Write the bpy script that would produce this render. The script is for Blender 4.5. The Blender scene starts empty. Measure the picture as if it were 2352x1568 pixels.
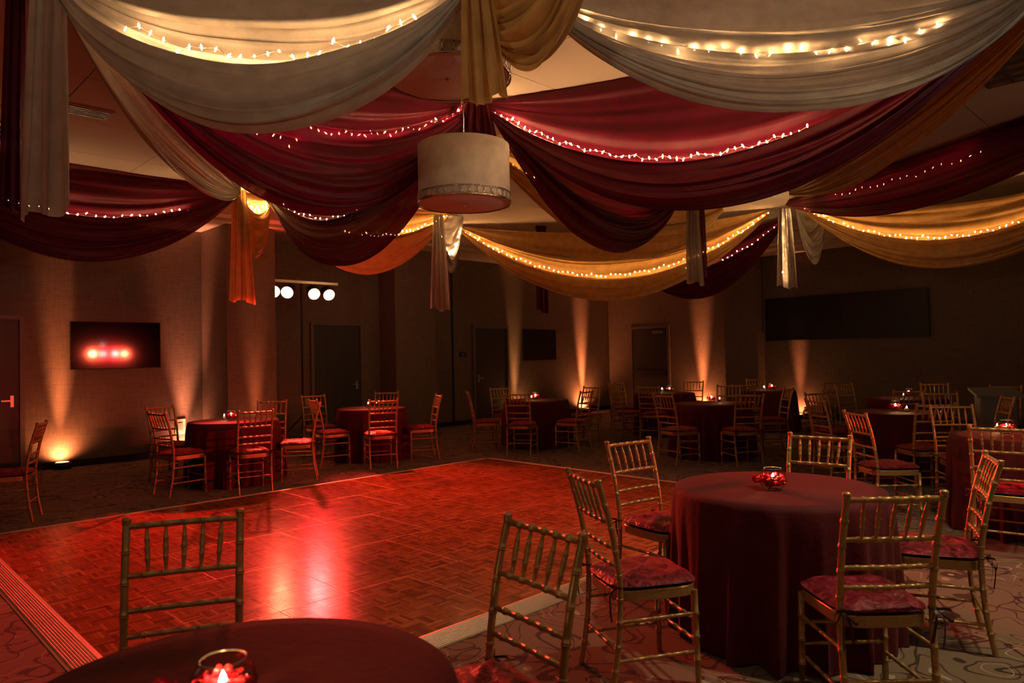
import bpy, math, random
import numpy as np
from mathutils import Vector, Matrix
random.seed(7); rng = np.random.RandomState(11)
SC = bpy.context.scene
C = SC.collection
PI = math.pi

# ---------------------------------------------------------------- camera
FPX, CAM_H, HSLOPE, HY = 1640.0, 1.49, -0.0197, 818.0
_r = math.atan(HSLOPE); _p = math.atan((HY - 784) * math.cos(_r) / FPX)
CF = Vector((0, math.cos(_p), math.sin(_p))); _U0 = Vector((1, 0, 0)).cross(CF); _D0 = -_U0
CX = math.cos(_r) * Vector((1, 0, 0)) - math.sin(_r) * _D0
CD = math.sin(_r) * Vector((1, 0, 0)) + math.cos(_r) * _D0
CO = Vector((0, 0, CAM_H))
cam_d = bpy.data.cameras.new('camera'); cam = bpy.data.objects.new('camera', cam_d); C.objects.link(cam)
cam.matrix_world = Matrix(((CX.x, -CD.x, -CF.x, CO.x), (CX.y, -CD.y, -CF.y, CO.y), (CX.z, -CD.z, -CF.z, CO.z), (0, 0, 0, 1)))
cam_d.sensor_width = 36; cam_d.lens = 36 * FPX / 2352; cam_d.clip_end = 200; cam_d.clip_start = .05
cam_d.dof.use_dof = True; cam_d.dof.focus_distance = 5.0; cam_d.dof.aperture_fstop = 2.8
SC.camera = cam

# ---------------------------------------------------------------- world, exposure
W = bpy.data.worlds.new('world'); SC.world = W; W.use_nodes = True
W.node_tree.nodes['Background'].inputs[0].default_value = (0.02, 0.014, 0.012, 1)
W.node_tree.nodes['Background'].inputs[1].default_value = 0.3
SC.view_settings.view_transform = 'Standard'; SC.view_settings.look = 'None'
SC.view_settings.exposure = 0.25; SC.view_settings.gamma = 1.0; SC.view_settings.use_curve_mapping = False
SC.cycles.sample_clamp_indirect = 3.0
SC.cycles.use_denoising = True
SC.cycles.max_bounces = 5; SC.cycles.diffuse_bounces = 2; SC.cycles.glossy_bounces = 2; SC.cycles.transmission_bounces = 2; SC.cycles.transparent_max_bounces = 14
SC.cycles.adaptive_threshold = .05
SC.cycles.caustics_reflective = False; SC.cycles.caustics_refractive = False

# light levels of the room's lamps and of the added fill sconces
K_BULB = 300.0        # fairy bulbs, emission
K_PAR_BACK = 1350.0   # stage light bar by the back wall, each lamp
K_PAR_SIDE = 520.0  # stage light bar beside the tables, each lamp
K_UP = 900.0          # floor uplights
K_FLAME = 480.0       # candle flames
K_DOWN = 170.0
K_FILL = 115.0    # added fill sconces behind the camera
K_WHITE = 55.0       # cool white spot on a stand beyond the right edge        # recessed downlights over the tables behind the camera

# ---------------------------------------------------------------- coordinates
def ray(x, y): return (CF * FPX + CX * (x - 1176) + CD * (y - 784)) / FPX
def atz(x, y, z):                      # point of the room at height z seen at a photo position
    d = ray(x, y); return CO + d * ((z - CAM_H) / d.z)
def aty(x, y, Y):                      # the same at a distance Y into the room
    d = ray(x, y); return CO + d * (Y / d.y)
def zrow(X, Y, py):                    # height above the floor point (X, Y) that is seen on row py
    v = Vector((X, Y, 0)) - CO
    a0, b0 = v.dot(CD), v.dot(CF); k = (py - 784) / FPX
    return (k * b0 - a0) / (CD.z - k * CF.z)
TH = math.radians(45.3)                # the room stands at 45 degrees to the view
EA = Vector((math.sin(TH), math.cos(TH), 0)); EB = Vector((-math.cos(TH), math.sin(TH), 0))
def ab(a, b, z=0.0): return EA * a + EB * b + Vector((0, 0, z))
ROOM_RZ = math.atan2(EA.y, EA.x)

# ---------------------------------------------------------------- materials
def mat(name):
    m = bpy.data.materials.new(name); m.use_nodes = True
    nt = m.node_tree; return m, nt, nt.nodes['Principled BSDF']
def N(nt, t, **kw):
    n = nt.nodes.new(t)
    for k, v in kw.items(): setattr(n, k, v)
    return n
def ramp(nt, stops):
    r = N(nt, 'ShaderNodeValToRGB'); e = r.color_ramp.elements
    while len(e) < len(stops): e.new(.5)
    for i, (p, c) in enumerate(stops): e[i].position = p; e[i].color = (*c, 1)
    return r
def simple(name, col, rough=.5, metal=0., bump=0., bscale=60., spec=.5, var=.12, coords='Object', stretch=(1, 1, 1)):
    m, nt, b = mat(name); L = nt.links.new
    tc = N(nt, 'ShaderNodeTexCoord'); mp = N(nt, 'ShaderNodeMapping'); mp.inputs['Scale'].default_value = stretch
    L(tc.outputs[coords], mp.inputs[0])
    n = N(nt, 'ShaderNodeTexNoise'); n.inputs['Scale'].default_value = bscale; n.inputs['Detail'].default_value = 3
    L(mp.outputs[0], n.inputs['Vector'])
    r = ramp(nt, [(.25, tuple(c * (1 - var) for c in col)), (.75, tuple(min(1, c * (1 + var)) for c in col))])
    L(n.outputs['Fac'], r.inputs[0]); L(r.outputs[0], b.inputs['Base Color'])
    b.inputs['Roughness'].default_value = rough; b.inputs['Metallic'].default_value = metal
    b.inputs['Specular IOR Level'].default_value = spec
    if bump:
        bp = N(nt, 'ShaderNodeBump'); bp.inputs['Strength'].default_value = bump; bp.inputs['Distance'].default_value = .01
        L(n.outputs['Fac'], bp.inputs['Height']); L(bp.outputs[0], b.inputs['Normal'])
    return m
def emis(name, col, s):
    m, nt, b = mat(name)
    b.inputs['Base Color'].default_value = (*col, 1); b.inputs['Emission Color'].default_value = (*col, 1); b.inputs['Emission Strength'].default_value = s
    return m
def fabric(name, col, trans, sheer, rough=.55, sheen=.3, weave=900):
    m, nt, b = mat(name); L = nt.links.new; out = nt.nodes['Material Output']
    tc = N(nt, 'ShaderNodeTexCoord'); n = N(nt, 'ShaderNodeTexNoise'); n.inputs['Scale'].default_value = 9; n.inputs['Detail'].default_value = 2
    L(tc.outputs['Object'], n.inputs['Vector'])
    r = ramp(nt, [(.3, tuple(c * .86 for c in col)), (.7, tuple(min(1, c * 1.1) for c in col))]); L(n.outputs['Fac'], r.inputs[0])
    L(r.outputs[0], b.inputs['Base Color']); b.inputs['Roughness'].default_value = rough
    b.inputs['Sheen Weight'].default_value = sheen; b.inputs['Sheen Roughness'].default_value = .4
    b.inputs['Sheen Tint'].default_value = (*[min(1, c * 1.6 + .1) for c in col], 1)
    b.inputs['Specular IOR Level'].default_value = .35
    nw = N(nt, 'ShaderNodeTexNoise'); nw.inputs['Scale'].default_value = 34; nw.inputs['Detail'].default_value = 2
    L(tc.outputs['Object'], nw.inputs['Vector'])
    bp = N(nt, 'ShaderNodeBump'); bp.inputs['Strength'].default_value = .25; bp.inputs['Distance'].default_value = .01
    L(nw.outputs['Fac'], bp.inputs['Height']); L(bp.outputs[0], b.inputs['Normal'])
    t = N(nt, 'ShaderNodeBsdfTranslucent'); L(r.outputs[0], t.inputs[0]); L(bp.outputs[0], t.inputs['Normal'])
    mx = N(nt, 'ShaderNodeMixShader'); mx.inputs[0].default_value = trans; L(b.outputs[0], mx.inputs[1]); L(t.outputs[0], mx.inputs[2])
    tr = N(nt, 'ShaderNodeBsdfTransparent'); tr.inputs[0].default_value = (*[min(1, c * 1.5 + .2) for c in col], 1)
    m2 = N(nt, 'ShaderNodeMixShader'); m2.inputs[0].default_value = sheer; L(mx.outputs[0], m2.inputs[1]); L(tr.outputs[0], m2.inputs[2])
    L(m2.outputs[0], out.inputs[0])
    return m
def velvet(name, col, crush):
    m, nt, b = mat(name); L = nt.links.new
    tc = N(nt, 'ShaderNodeTexCoord'); n = N(nt, 'ShaderNodeTexNoise'); n.inputs['Scale'].default_value = 22; n.inputs['Detail'].default_value = 6; n.inputs['Distortion'].default_value = 1.2
    L(tc.outputs['Object'], n.inputs['Vector'])
    r = ramp(nt, [(.32, tuple(c * .35 for c in col)), (.5, col), (.7, tuple(min(1, c * 1.9 + .02) for c in col))]); L(n.outputs['Fac'], r.inputs[0]); L(r.outputs[0], b.inputs['Base Color'])
    b.inputs['Roughness'].default_value = .34; b.inputs['Sheen Weight'].default_value = 1.; b.inputs['Sheen Roughness'].default_value = .35; b.inputs['Sheen Tint'].default_value = (.6, .08, .1, 1); b.inputs['Specular IOR Level'].default_value = .3; b.inputs['Specular Tint'].default_value = (1, .35, .35, 1)
    bp = N(nt, 'ShaderNodeBump'); bp.inputs['Strength'].default_value = crush; bp.inputs['Distance'].default_value = .012; L(n.outputs['Fac'], bp.inputs['Height']); L(bp.outputs[0], b.inputs['Normal'])
    return m

M = {}
M['ivory'] = fabric('ivory_satin', (.50, .44, .36), .30, .02, .42, .3)
M['gold'] = fabric('gold_satin', (.66, .39, .125), .35, .02, .42, .3)
M['burg'] = fabric('burgundy_voile', (.115, .0018, .017), .28, .045, .5, .2)
M['cloth'] = fabric('burgundy_linen', (.10, .005, .010), .05, 0., .8, .25)
M['velvet'] = velvet('crushed_velvet', (.17, .012, .025), .9)
M['ribbon'] = simple('dark_ribbon', (.035, .006, .010), .5, bscale=120)
M['chair'] = simple('gold_paint', (.50, .31, .12), .34, .55, bump=.04, bscale=90, var=.16)
M['wall'] = None
M['ceil'] = simple('ceiling_white', (.60, .50, .40), .9, bump=.15, bscale=220, var=.05)
M['ceilgrid'] = simple('ceiling_joint', (.30, .24, .18), .9)
M['soffit'] = simple('soffit_paint', (.62, .52, .44), .85, bscale=30, var=.04)
M['doorwood'] = simple('dark_door_paint', (.045, .040, .040), .5, bscale=14, stretch=(1, 1, .1), var=.2)
M['frame'] = simple('door_frame_paint', (.16, .125, .11), .5, bscale=30, var=.05)
M['black'] = simple('black_plastic', (.010, .010, .011), .35, bscale=80)
M['blackmat'] = simple('black_metal', (.018, .017, .017), .5, .3, bscale=60)
M['screen'] = simple('dark_glass_screen', (.004, .004, .005), .055, bscale=5, var=.05, spec=.45)
M['screen2'] = simple('matt_display_panel', (.004, .005, .006), .45, bscale=5, var=.05)
M['steel'] = simple('brushed_steel', (.55, .52, .48), .32, 1., bump=.02, bscale=200)
M['chrome'] = simple('polished_nickel', (.75, .68, .58), .14, 1., bscale=30, var=.05)
M['alu'] = simple('aluminium_edging', (.90, .78, .62), .40, .75, bump=.05, bscale=120, var=.1)
M['shade'] = fabric('linen_shade', (.84, .72, .60), .25, 0., .8, .2)
M['diff'] = simple('white_diffuser', (.72, .60, .50), .6, bscale=300, var=.03)
M['white'] = simple('white_plastic', (.70, .66, .62), .45, bscale=40, var=.04)
M['cable'] = simple('pale_cable', (.45, .40, .36), .5, bscale=40)
M['cord'] = simple('fairy_cord', (.55, .40, .22), .5, bscale=80)
M['wax'] = simple('white_wax', (.80, .70, .55), .5, bscale=40, var=.04)
M['petal'] = fabric('rose_petal', (.55, .014, .030), .45, 0., .4, .2)
M['rim'] = simple('glass_rim', (.70, .62, .54), .08, .7, bscale=40, var=.05)
M['lectern'] = simple('blue_grey_laminate', (.20, .22, .25), .45, bscale=25, var=.1)
M['troffer'] = simple('silver_louver', (.55, .48, .36), .25, .9, bscale=20)
M['bulb'] = emis('warm_bulb_glass', (1., .56, .24), K_BULB)
M['bulbg'] = emis('amber_bulb_glass', (1., .50, .17), K_BULB)
M['flame'] = emis('candle_flame', (1., .58, .22), K_FLAME)
M['lensr'] = emis('red_stage_lens', (1., .34, .16), 9.)
M['lensw'] = emis('amber_stage_lens', (1., .72, .42), 9.)
M['lensu'] = emis('uplight_lens', (1., .34, .12), 6.)
def mk_glass():
    m, nt, b = mat('thin_glass'); L = nt.links.new; out = nt.nodes['Material Output']
    g = N(nt, 'ShaderNodeBsdfGlossy'); g.inputs['Roughness'].default_value = .04; g.inputs[0].default_value = (1, .95, .9, 1)
    t = N(nt, 'ShaderNodeBsdfTransparent'); t.inputs[0].default_value = (.94, .92, .90, 1)
    f = N(nt, 'ShaderNodeLayerWeight'); f.inputs[0].default_value = .12
    fm = N(nt, 'ShaderNodeMath', operation='MULTIPLY'); fm.inputs[1].default_value = .75; L(f.outputs['Fresnel'], fm.inputs[0])
    mx = N(nt, 'ShaderNodeMixShader'); L(fm.outputs[0], mx.inputs[0]); L(t.outputs[0], mx.inputs[1]); L(g.outputs[0], mx.inputs[2]); L(mx.outputs[0], out.inputs[0])
    return m
M['glass'] = mk_glass()
def mk_wall():
    m, nt, b = mat('woven_wallcovering'); L = nt.links.new
    tc = N(nt, 'ShaderNodeTexCoord')
    def st(s, sc):
        mp = N(nt, 'ShaderNodeMapping'); mp.inputs['Scale'].default_value = s; L(tc.outputs['Object'], mp.inputs[0])
        n = N(nt, 'ShaderNodeTexNoise'); n.inputs['Scale'].default_value = sc; n.inputs['Detail'].default_value = 3; L(mp.outputs[0], n.inputs['Vector']); return n
    n1 = st((1, 1, .06), 90); n2 = st((.06, .06, 1), 90); n3 = st((1, 1, 1), 1.3)
    ad = N(nt, 'ShaderNodeMath', operation='ADD'); L(n1.outputs['Fac'], ad.inputs[0]); L(n2.outputs['Fac'], ad.inputs[1])
    hf = N(nt, 'ShaderNodeMath', operation='MULTIPLY'); hf.inputs[1].default_value = .5; L(ad.outputs[0], hf.inputs[0])
    r = ramp(nt, [(.35, (.135, .100, .082)), (.65, (.215, .162, .133))]); L(hf.outputs[0], r.inputs[0]); L(r.outputs[0], b.inputs['Base Color'])
    b.inputs['Roughness'].default_value = .75
    bp = N(nt, 'ShaderNodeBump'); bp.inputs['Strength'].default_value = .2; bp.inputs['Distance'].default_value = .004; L(hf.outputs[0], bp.inputs['Height']); L(bp.outputs[0], b.inputs['Normal'])
    return m
M['wall'] = mk_wall()
def mk_carpet():
    m, nt, b = mat('swirl_carpet'); L = nt.links.new
    tc = N(nt, 'ShaderNodeTexCoord')
    def nz(sc, det=1., dist=0., off=0):
        mp = N(nt, 'ShaderNodeMapping'); mp.inputs['Location'].default_value = (off, off * .7, 0); L(tc.outputs['Object'], mp.inputs[0])
        n = N(nt, 'ShaderNodeTexNoise'); n.inputs['Scale'].default_value = sc; n.inputs['Detail'].default_value = det; n.inputs['Distortion'].default_value = dist; L(mp.outputs[0], n.inputs['Vector']); return n.outputs['Fac']
    def band(src, c, w):
        s = N(nt, 'ShaderNodeMath', operation='SUBTRACT'); s.inputs[1].default_value = c; L(src, s.inputs[0])
        a = N(nt, 'ShaderNodeMath', operation='ABSOLUTE'); L(s.outputs[0], a.inputs[0])
        l = N(nt, 'ShaderNodeMath', operation='LESS_THAN'); l.inputs[1].default_value = w; L(a.outputs[0], l.inputs[0]); return l.outputs[0]
    def mul(a, bb):
        n = N(nt, 'ShaderNodeMath', operation='MULTIPLY'); L(a, n.inputs[0]); L(bb, n.inputs[1]); return n.outputs[0]
    def mix(fac, a, colr):
        n = N(nt, 'ShaderNodeMix', data_type='RGBA'); L(fac, n.inputs[0]); L(a, n.inputs[6]); n.inputs[7].default_value = (*colr, 1); return n.outputs[2]
    pile = nz(420, 2)
    base = ramp(nt, [(.3, (.15, .10, .065)), (.7, (.24, .165, .11))]); L(pile, base.inputs[0])
    sw1 = nz(2.1, 0, 1.6); sw2 = nz(3.0, 0, 1.9, 7.3); gate = nz(1.1, 0, 0, 3.1)
    gm = N(nt, 'ShaderNodeMath', operation='GREATER_THAN'); gm.inputs[1].default_value = .47; L(gate, gm.inputs[0])
    c = mix(band(sw1, .5, .022), base.outputs[0], (.045, .018, .014))
    c = mix(band(sw2, .57, .018), c, (.055, .022, .016))
    c = mix(mul(band(sw2, .43, .012), gm.outputs[0]), c, (.42, .33, .22))
    vo = N(nt, 'ShaderNodeTexVoronoi'); vo.inputs['Scale'].default_value = 2.4; L(tc.outputs['Object'], vo.inputs['Vector'])
    lt = N(nt, 'ShaderNodeMath', operation='LESS_THAN'); lt.inputs[1].default_value = .17; L(vo.outputs['Distance'], lt.inputs[0])
    lt2 = N(nt, 'ShaderNodeMath', operation='LESS_THAN'); lt2.inputs[1].default_value = .09; L(vo.outputs['Distance'], lt2.inputs[0])
    sx = N(nt, 'ShaderNodeSeparateColor'); L(vo.outputs['Color'], sx.inputs[0])
    pick = N(nt, 'ShaderNodeMath', operation='GREATER_THAN'); pick.inputs[1].default_value = .45; L(sx.outputs[0], pick.inputs[0])
    c = mix(mul(lt.outputs[0], pick.outputs[0]), c, (.05, .02, .015)); c = mix(mul(lt2.outputs[0], pick.outputs[0]), c, (.52, .42, .29))
    L(c, b.inputs['Base Color']); b.inputs['Roughness'].default_value = .95; b.inputs['Specular IOR Level'].default_value = .1
    b.inputs['Sheen Weight'].default_value = .2
    bp = N(nt, 'ShaderNodeBump'); bp.inputs['Strength'].default_value = .6; bp.inputs['Distance'].default_value = .008; L(pile, bp.inputs['Height']); L(bp.outputs[0], b.inputs['Normal'])
    return m
M['carpet'] = mk_carpet()
def mk_parquet():
    m, nt, b = mat('parquet_oak'); L = nt.links.new; b.inputs['Specular IOR Level'].default_value = .05
    at = N(nt, 'ShaderNodeAttribute', attribute_name='tone'); tc = N(nt, 'ShaderNodeTexCoord')
    n = N(nt, 'ShaderNodeTexNoise'); n.inputs['Scale'].default_value = 55; n.inputs['Detail'].default_value = 4; L(tc.outputs['Object'], n.inputs['Vector'])
    r = ramp(nt, [(0., (.20, .065, .026)), (.5, (.36, .125, .05)), (1., (.52, .21, .09))]); L(at.outputs['Fac'], r.inputs[0])
    mx = N(nt, 'ShaderNodeMix', data_type='RGBA', blend_type='MULTIPLY'); mx.inputs[0].default_value = .5; L(r.outputs[0], mx.inputs[6])
    r2 = ramp(nt, [(.3, (.6, .55, .5)), (.7, (1., 1., 1.))]); L(n.outputs['Fac'], r2.inputs[0]); L(r2.outputs[0], mx.inputs[7]); L(mx.outputs[2], b.inputs['Base Color'])
    n2 = N(nt, 'ShaderNodeTexNoise'); n2.inputs['Scale'].default_value = 6; n2.inputs['Detail'].default_value = 5; L(tc.outputs['Object'], n2.inputs['Vector'])
    rr = N(nt, 'ShaderNodeMapRange'); rr.inputs['To Min'].default_value = .15; rr.inputs['To Max'].default_value = .27; L(n2.outputs['Fac'], rr.inputs['Value']); L(rr.outputs[0], b.inputs['Roughness'])
    bp = N(nt, 'ShaderNodeBump'); bp.inputs['Strength'].default_value = .08; bp.inputs['Distance'].default_value = .003; L(n.outputs['Fac'], bp.inputs['Height']); L(bp.outputs[0], b.inputs['Normal'])
    return m
M['parquet'] = mk_parquet()
M['seam'] = simple('panel_seam_metal', (.75, .42, .26), .4, .4, bscale=4, var=.5)
M['panelbase'] = simple('panel_joint', (.10, .038, .018), .5, bscale=40)

# ---------------------------------------------------------------- mesh helpers
class MB:
    def __init__(s): s.v = []; s.f = []; s.sm = []
    def add(s, vs, fs, smooth=False):
        k = len(s.v); s.v += [tuple(v) for v in vs]; s.f += [tuple(i + k for i in f) for f in fs]; s.sm += [smooth] * len(fs); return s
    def prism(s, pts, z0, z1):          # vertical prism over a plan polygon, counter-clockwise
        n = len(pts); vs = [(p[0], p[1], z0) for p in pts] + [(p[0], p[1], z1) for p in pts]
        return s.add(vs, [tuple(range(n - 1, -1, -1)), tuple(range(n, 2 * n))] + [(i, (i + 1) % n, n + (i + 1) % n, n + i) for i in range(n)])
    def box(s, x0, x1, y0, y1, z0, z1): return s.prism([(x0, y0), (x1, y0), (x1, y1), (x0, y1)], z0, z1)
    def abox(s, a0, a1, b0, b1, z0, z1):
        return s.prism([ab(a0, b0), ab(a1, b0), ab(a1, b1), ab(a0, b1)], z0, z1)
    def bev(s, x0, x1, y0, y1, z0, z1, c):   # box with chamfered vertical edges
        return s.prism([(x0 + c, y0), (x1 - c, y0), (x1, y0 + c), (x1, y1 - c), (x1 - c, y1), (x0 + c, y1), (x0, y1 - c), (x0, y0 + c)], z0, z1)
    def tube(s, pts, rad, seg=8, cap=True):
        pts = [Vector(p) for p in pts]; n = len(pts)
        if not hasattr(rad, '__len__'): rad = [rad] * n
        vs = []; prev = None
        for i, p in enumerate(pts):
            t = (pts[min(i + 1, n - 1)] - pts[max(i - 1, 0)]).normalized()
            if prev is None:
                u = t.cross(Vector((0, 0, 1)));
                if u.length < .1: u = t.cross(Vector((1, 0, 0)))
            else: u = prev - t * prev.dot(t)
            u.normalize(); prev = u; w = t.cross(u)
            for k in range(seg):
                a = 2 * PI * k / seg; vs.append(p + (u * math.cos(a) + w * math.sin(a)) * rad[i])
        fs = [(i * seg + k, i * seg + (k + 1) % seg, (i + 1) * seg + (k + 1) % seg, (i + 1) * seg + k) for i in range(n - 1) for k in range(seg)]
        s.add(vs, fs, True)
        if cap: s.add(vs[:seg], [tuple(range(seg - 1, -1, -1))]); s.add(vs[-seg:], [tuple(range(seg))])
        return s
    def lathe(s, prof, seg=16, c=(0, 0, 0)):
        vs = [(c[0] + r * math.cos(2 * PI * k / seg), c[1] + r * math.sin(2 * PI * k / seg), c[2] + z) for r, z in prof for k in range(seg)]
        return s.add(vs, [(i * seg + k, i * seg + (k + 1) % seg, (i + 1) * seg + (k + 1) % seg, (i + 1) * seg + k) for i in range(len(prof) - 1) for k in range(seg)], True)
    def grid(s, fn, nu, nv, wrap=False):
        vs = [fn(i / nu, j / nv) for i in range(nu if wrap else nu + 1) for j in range(nv + 1)]; m = nv + 1; cn = nu
        ids = lambda i, j: (i % nu if wrap else i) * m + j
        return s.add(vs, [(ids(i, j), ids(i + 1, j), ids(i + 1, j + 1), ids(i, j + 1)) for i in range(cn) for j in range(nv)], True)
    def mesh(s, name, material):
        me = bpy.data.meshes.new(name); me.from_pydata(s.v, [], s.f); me.polygons.foreach_set('use_smooth', s.sm)
        if material: me.materials.append(material)
        me.update(); return me
    def build(s, name, material, parent=None, loc=None, rz=0):
        return link(name, s.mesh(name, material), parent, loc, rz)
def link(name, data, parent=None, loc=None, rz=0):
    o = bpy.data.objects.new(name, data); C.objects.link(o)
    if parent is not None: o.parent = parent
    if loc is not None: o.location = loc
    if rz: o.rotation_euler = (0, 0, rz)
    return o
def tag(o, label=None, cat=None, group=None, kind=None):
    if label: o['label'] = label
    if cat: o['category'] = cat
    if group: o['group'] = group
    if kind: o['kind'] = kind
    return o
def thing(name, label, cat, loc=(0, 0, 0), rz=0, group=None): return tag(link(name, None, None, loc, rz), label, cat, group)
def struct(name, mb, m, label=None, parent=None):
    o = mb.build(name, m, parent)
    if parent is None: tag(o, label, None, None, 'structure')
    return o
def spot(name, loc, target, power, col, size, blend=.6, rad=.05, parent=None):
    l = bpy.data.lights.new(name, 'SPOT'); l.energy = power; l.color = col; l.spot_size = math.radians(size); l.spot_blend = blend; l.shadow_soft_size = rad
    o = bpy.data.objects.new(name, l); C.objects.link(o)
    d = Vector(target) - Vector(loc); o.matrix_world = Matrix.Translation(Vector(loc)) @ d.to_track_quat('-Z', 'Y').to_matrix().to_4x4()
    if parent is not None:
        o.parent = parent; o.matrix_parent_inverse = Matrix.Translation(-Vector(parent.location)) if parent.rotation_euler.z == 0 else (Matrix.Translation(parent.location) @ Matrix.Rotation(parent.rotation_euler.z, 4, 'Z')).inverted()
    return o

# ================================================================ THE ROOM
A0, A1, B0, B1 = -3.2, 15.6, -5.5, 12.0
CEIL, SOFF = 3.90, 3.65
fl = MB(); fl.abox(A0 - .2, A1 + .2, B0 - .2, B1 + .2, -.1, 0); tag(struct('floor', fl, M['carpet']), 'brown hotel carpet with dark swirls and cream dots')
def wall(name, a0, a1, b0, b1, label): tag(struct(name, MB().abox(a0, a1, b0, b1, 0, 4.3), M['wall']), label)
wall('wall_left', A0 - .2, A1 + .2, B1, B1 + .2, 'long taupe wall with doors, uplights and a television')
wall('wall_right', A1, A1 + .2, B0 - .2, B1, 'dark taupe wall carrying the wide video display')
wall('wall_near', A0 - .2, A1 + .2, B0 - .2, B0, 'taupe wall behind the photographer')
wall('wall_side', A0 - .2, A0, B0, B1, 'taupe side wall left of the photographer')
cl = struct('ceiling', MB().abox(A0 - .2, A1 + .2, B0 - .2, B1 + .2, CEIL + .012, CEIL + .25), M['ceilgrid'], 'flat white ceiling of large square panels')
TS = 1.22
tile = {}
ia = 0; a = A0
while a < A1 - .01:
    b = B0; wa = min(TS, A1 - a)
    while b < B1 - .01:
        wb = min(TS, B1 - b); k = (round(wa, 2), round(wb, 2))
        if k not in tile: tile[k] = MB().bev(.004, wa - .004, .004, wb - .004, 0, .03, .004).mesh('ceiling_tile', M['ceil'])
        link('ceiling_tile', tile[k], cl, ab(a, b, CEIL + random.uniform(-.001, .001)), ROOM_RZ)
        b += TS
    a += TS
# dropped soffit along the left wall and the right wall
so = MB(); so.abox(A0, A1, B1 - 1.45, B1, SOFF + .05, CEIL); so.abox(A0, A1, B1 - 1.15, B1, SOFF, SOFF + .05)
struct('trim_1', so, M['soffit'], 'stepped white soffit above the wall with the television')
so = MB(); so.abox(A1 - 1.45, A1, B0, B1 - 1.45, SOFF + .05, CEIL); so.abox(A1 - 1.15, A1, B0, B1 - 1.15, SOFF, SOFF + .05)
struct('trim_2', so, M['soffit'], 'stepped white soffit above the wide display wall')
# pilasters
struct('trim_3', MB().abox(4.66, 5.46, 11.0, B1, 0, SOFF), M['wall'], 'square taupe wall column beside the stage lights')
struct('trim_4', MB().abox(8.15, 9.15, 11.45, B1, 0, SOFF), M['wall'], 'shallow taupe wall pier right of the first back door')
struct('trim_5', MB().abox(15.25, A1, 7.55, 8.35, 0, SOFF), M['wall'], 'taupe pier beside the wide display')
tm = MB(); tm.abox(10.02, 10.06, B1 - .02, B1, 0, SOFF); struct('trim_6', tm, M['black'], 'dark vertical joint in the back wall')
bb = MB()
for (s0, s1) in [(A0, .95), (2.2, 4.66), (5.46, 6.62), (7.75, 8.15), (9.15, 10.62), (11.72, A1)]: bb.abox(s0, s1, B1 - .02, B1, 0, .1)
struct('baseboard_left', bb, M['black'], 'dark baseboard along the television wall')
bb = MB()
for (s0, s1) in [(B0, 7.55), (8.35, 10.02), (11.3, B1)]: bb.abox(A1 - .02, A1, s0, s1, 0, .1)
struct('baseboard_right', bb, M['black'], 'dark baseboard along the display wall')

def door(name, plane, c, w, label, kick=False, hside=1, closer=False, window=False):
    """plane 'b': in the left wall, opening along a; plane 'a': in the right wall, opening along b"""
    F = (lambda u0, u1, d0, d1, z0, z1, mb: mb.abox(u0, u1, B1 - d1, B1 - d0, z0, z1)) if plane == 'b' else (lambda u0, u1, d0, d1, z0, z1, mb: mb.abox(A1 - d1, A1 - d0, u0, u1, z0, z1))
    root = link(name, None, None, ab(c, B1) if plane == 'b' else ab(A1, c)); tag(root, label, None, None, 'structure')
    inv = Matrix.Translation(-root.location)
    def part(n, m, mb, par=None):
        mb.v = [tuple(inv @ Vector(v)) for v in mb.v]; o = mb.build(n, m, par or root); return o
    h = w / 2; H = 2.14
    fr = MB(); F(c - h - .06, c - h, 0, .05, 0, H + .06, fr); F(c + h, c + h + .06, 0, .05, 0, H + .06, fr); F(c - h, c + h, 0, .05, H, H + .06, fr); part('door_frame', M['frame'], fr)
    lf = MB(); F(c - h + .004, c + h - .004, 0, .025, .01, H - .004, lf); leaf = part('door_leaf', M['doorwood'], lf)
    hd = MB(); x = c + hside * (h - .09); F(x - .02, x + .02, .025, .04, .92, 1.08, hd); F(min(x, x - hside * .13), max(x, x - hside * .13), .05, .07, 1.0, 1.02, hd); F(x - .01, x + .01, .04, .06, 1.0, 1.02, hd); part('handle', M['steel'], hd, leaf)
    if kick:
        k = MB(); F(c - h + .06, c + h - .04, .03, .10, .93, 1.07, k); part('push_bar', M['black'], k, leaf)
        k = MB(); F(c - h + .1, c - h + .42, .025, .09, H - .14, H - .06, k); part('door_closer', M['steel'], k, leaf)
door('door_1', 'b', 1.58, 1.1, 'dark door at the left edge of the picture beside the first uplight', hside=1)
door('door_2', 'b', 7.18, 1.0, 'dark door with pale frame behind the second table from left')
door('door_3', 'b', 11.17, 1.0, 'dark door with pale frame left of the small black television', hside=-1)
door('door_4', 'a', 10.66, 1.08, 'grey exit door with a dark push bar in the far corner', kick=True)

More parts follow.
